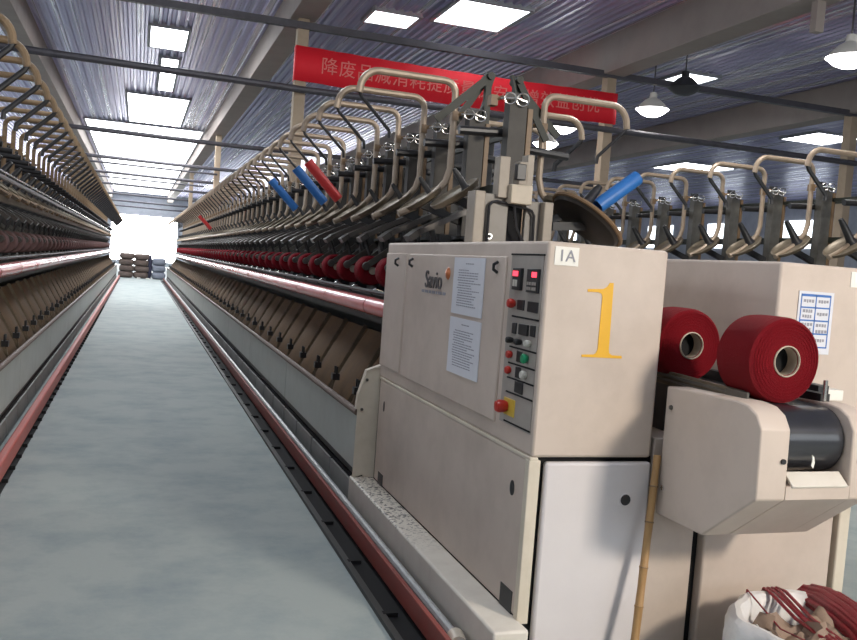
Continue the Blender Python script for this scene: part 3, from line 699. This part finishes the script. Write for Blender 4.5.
# ------------------------------------------------------------------ the long machine frames
YE = ypos(NPOS-1)+.5
def frame(xm, sg, label, loc_y0, detail=True, both=False):
    """sg=+1: aisle side towards -X"""
    X = lambda u: xm - sg*u
    def bx(mb, u0, u1, y0, y1, z0, z1): return mb.box(min(X(u0),X(u1)), max(X(u0),X(u1)), y0, y1, z0, z1)
    t = thing('twisting_machine', label, 'textile machine', (xm, loc_y0, 0))
    y0 = loc_y0
    if detail:
        y = 5.06; k = 0
        while y < YE-.1:
            y2 = min(y+2.6, YE)
            if y2 > y0: bx(MB(), .868, .89, max(y,y0)+.011, y2-.011, .255, .588).build('trough_panel', 'trough', t, .003)
            y = y2
        MB().tube([(X(.885),y0,.598),(X(.885),YE,.598)], .021, 10).build('trough_rail', 'rail', t)
        bx(MB(), .80, .866, y0, YE, .20, .50).build('trough_floor', 'dkgrey', t)
        bx(MB(), .70, .79, y0, YE, .0, .26).build('base_beam', 'dkgrey', t)
        bx(MB(), .84, .871, y0, YE, .0, .19).build('base_rail', 'gap', t)
        gt = MB().tube([(X(.685),y0,1.215),(X(.685),YE,1.215)], .058, 16).build('guard_tube', 'pink', t)
        y = y0+.6
        while y < 24: MB().ring((X(.685),y,1.215),(0,1,0),.0585,.003,14,5).build('tube_joint', 'redk', gt); y += 1.3
        MB().tube([(X(.60),y0,1.30),(X(.60),YE,1.30)], .014, 8).build('guide_rail', 'dkgrey', t); MB().tube([(X(.54),y0,1.275),(X(.54),YE,1.275)], .012, 8).build('guide_rail', 'dkgrey', t); bx(MB(),.60,.64,y0,YE,1.24,1.262).build('guide_strip', 'dkgrey', t)
        bx(MB(), .16, .20, y0, YE, .10, 1.72).build('back_panel', 'dkgrey', t)
        bx(MB(), .20, .62, y0, YE, 1.10, 1.14).build('under_shelf', 'dkgrey', t)
        # kick plate, pipe and low rail along the floor
        ys = 2.7 if xm == XM else 3.0
        if xm == XM: bx(MB(), 1.008, 1.03, ys, YE, .032, .125).build('kick_plate', 'redk', t, .003)
        else: bx(MB(), .98, 1.035, ys, YE, .03, .145).build('kick_plate', 'redl', t, .012)
        if xm == XM: MB().tube([(X(.955),ys,.085),(X(.955),YE,.085)], .022, 10).build('floor_pipe', 'pipe', t)
        if xm == XM: bx(MB(), 1.115, 1.145, ys, YE, 0, .022).build('low_rail', 'dkgrey', t)
        bx(MB(), .93, 1.115 if xm == XM else 1.055, ys, YE, 0, .006).build('rail_bed', 'gap', t)
        y = ys+.1
        while y < 22:
            (bx(MB(), 1.06, 1.125, y, y+.03, .004, .024) if xm == XM else bx(MB(), 1.03, 1.062, y, y+.03, .004, .03)).build('rail_clip', 'gap', t); y += .65 if xm == XM else .33
        if xm == XM: MB().tube([(X(.965),2.98,.085),(X(.95),3.06,.085)], [.034,.034], 12).build('pipe_coupling', 'cream', t)
    if xm == XL:
        MB().tube([(X(.64),y0,1.99),(X(.64),YE,1.99)], .022, 8).build('creel_rail', 'black', t); MB().tube([(X(.66),y0,2.03),(X(.66),YE,2.03)], .008, 6).build('rail_wire', 'steel', t)
        bx(MB(), .56, .60, y0, YE, 1.80, 1.86).build('creel_rail', 'tray', t)
    bx(MB(), -.16, .16, y0, YE, 0, 1.60).build('spine', 'dkgrey', t)
    bx(MB(), -.20, .20, y0, YE, 1.66, 1.70).build('top_bed', 'midgrey', t)
    for a in (-.07, .07):
        MB().box(X(a)-.02, X(a)+.02, y0, YE, 2.0, 2.05).build('long_beam', 'olive', t); MB().box(X(a)-.015, X(a)+.015, y0, YE, 2.38, 2.41).build('long_beam', 'olive', t)
    if both:
        bx(MB(), -.89, -.868, y0, YE, .25, .59).build('trough_panel', 'trough', t)
        bx(MB(), -.62, -.17, y0, YE, .30, 1.70).build('far_side_housing', 'dkgrey', t)
    return t
frame(XM, 1, 'long twisting machine right of the aisle with red kick plate', 5.06, True, True)
frame(XL, -1, 'long twisting machine along the left side of the aisle', 3.0, True, True)
t = frame(XN, 1, 'next twisting machine behind the right end cabinet', 4.2, False, False)
MB().box(XN-.62, XN-.17, 4.2, YE, .02, 1.62).build('housing', 'dkgrey', t)
MB().box(XN-.62, XN-.17, 4.2, YE, 1.62, 1.74).build('housing_top', 'midgrey', t)

# ------------------------------------------------------------------ centre tower behind the cabinets
ct2 = thing('centre_tower', 'grey steel tower behind the control cabinet with beige box and meter', 'machine tower', (2.19, 4.3, 1.0))
YT = 4.3; MBX = lambda: MB()
def TX(px): return 1.672 + (px-472)*.00590    # across the tower
MB().box(1.665, 1.725, YT, YT+.12, .9, 1.925).build('tower_post', 'towerm', ct2, .006)
MB().box(2.07, 2.125, YT, YT+.12, .9, 1.90).build('tower_post', 'towerm', ct2, .006)
MB().box(1.725, 1.88, YT+.05, YT+.08, .9, 1.92).build('tower_plate', 'towerp', ct2, .004)
MB().box(1.98, 2.07, YT+.05, YT+.08, .9, 1.90).build('tower_plate', 'towerp', ct2, .004)
MB().box(1.88, 1.98, YT+.09, YT+.11, .9, 1.90).build('tower_slot', 'gap', ct2)
MB().tube([(1.76,YT+.03,1.66),(1.76,YT+.03,1.85),(1.775,YT+.03,1.872),(1.80,YT+.03,1.88),(1.98,YT+.03,1.855),(2.01,YT+.03,1.845),(2.025,YT+.03,1.82),(2.03,YT+.03,1.62)], .008, 8).build('tower_trim', 'black', ct2)
MB().tube([(1.90,YT+.02,1.86),(1.92,YT+.02,1.75),(1.97,YT+.02,1.67),(2.02,YT+.02,1.62)], .009, 8).build('cable', 'black', ct2)
MB().ring((1.775,YT+.035,1.69),(0,1,0),.013,.006).build('cable_hole', 'steel', ct2)
MB().box(1.86, 1.985, YT-.02, YT+.10, 1.872, 1.975).build('junction_box', 'beige', ct2, .006)
MB().box(1.905, 1.955, YT, YT+.08, 1.975, 2.10).build('meter_stand', 'towerm', ct2, .004)
MB().box(1.885, 1.938, YT-.02, YT+.02, 2.0, 2.085).build('meter', 'black', ct2, .004)
MB().box(1.80, 1.86, YT+.02, YT+.1, 1.90, 2.12).build('meter_stand', 'towerm', ct2, .004)
MB().box(1.95, 1.99, YT, YT+.08, 1.97, 2.14).build('meter_stand', 'towerm', ct2, .004)

# ------------------------------------------------------------------ sacks at the end of the aisle
def sack(c, sx, sy, sz, m, label):
    mb = MB(); vs = []; n = 16; k = 10
    for i in range(k+1):
        a = -PI/2 + PI*i/k
        for j in range(n):
            t = 2*PI*j/n; e = lambda v, p: math.copysign(abs(v)**p, v)
            vs.append((c[0]+sx/2*e(math.cos(a),.35)*e(math.cos(t),.4)*(1+.03*random.random()), c[1]+sy/2*e(math.cos(a),.5)*e(math.sin(t),.5), c[2]+sz/2*(1+e(math.sin(a),.6))+.012*random.random()*(i>0)))
    mb.add(vs, [(i*n+j, i*n+(j+1)%n, (i+1)*n+(j+1)%n, (i+1)*n+j) for i in range(k) for j in range(n)])
    return tag(mb.build('stuffed_sack', m), label, 'sack', 'sacks stacked at the aisle end')
rows = ['bottom', 'second', 'third', 'top']
for r in range(4):
    for j in range(2):
        sack((-.48+.66*j+.03*(r%2), 43.0, .285*r), .67, .8, .295, 'sackb', 'brown stuffed sack, %s row, %s column at the far aisle end' % (rows[r], ('left','middle')[j]))
for r in range(3): sack((.98, 43.1, .33*r), .62, .8, .34, 'sackg', 'grey stuffed sack, %s of the right stack at the far aisle end' % ('bottom','middle','top')[r])
sack((.56, 43.0, 0), .22, .5, 1.12, 'sackd', 'dark upright sack between the two stacks at the aisle end')
for j, a in enumerate((.02, .42)):
    tag(MB().box(a, a+.16, 42.25, 42.4, 0, .05).build('white_scrap', 'cardw', None, .01), ('white scrap on the floor before the brown sacks', 'white scrap on the floor before the dark upright sack')[j], 'scrap', 'white scraps at the aisle end')

# ------------------------------------------------------------------ light
def area(name, loc, target, size, power, col):
    l = bpy.data.lights.new(name, 'AREA'); l.energy = power; l.color = col; l.shape = 'RECTANGLE'; l.size, l.size_y = size
    o = bpy.data.objects.new(name, l); C.objects.link(o); o.location = loc
    o.rotation_euler = (Vector(target)-Vector(loc)).to_track_quat('-Z','Y').to_euler(); return o
area('lamp_row_behind', (4.0, -1.9, 3.35), (2.1, 3.0, .8), (.7, .7), 190, (1, .90, .77))
for k, (ly, pw) in enumerate(((2, 60), (9, 75), (17, 100), (25, 120), (34, 120))):
    area('aisle_skylight', (.3, ly, 5.45), (.3, ly, 0), (1.2, 3.0), pw, (.90, .96, 1))
for k, (lx, ly) in enumerate(((5, 6), (5, 14), (9.5, 9), (9.5, 18), (-5, 8), (-5, 20))):
    area('bay_lamp', (lx, ly, 4.9), (lx, ly, 0), (.8, .8), 85 if (lx, ly) == (5, 6) else 55 if lx < 6 else 25, (1, .97, .93))
w = bpy.data.worlds.new('world'); scene.world = w; w.use_nodes = True
w.node_tree.nodes['Background'].inputs[0].default_value = (.55, .6, .7, 1); w.node_tree.nodes['Background'].inputs[1].default_value = .3
for o in scene.objects:
    if '_o' in o: del o['_o']
scene.view_settings.view_transform = 'Standard'; scene.view_settings.look = 'None'
scene.view_settings.exposure = .4; scene.view_settings.gamma = 1; scene.view_settings.use_curve_mapping = False
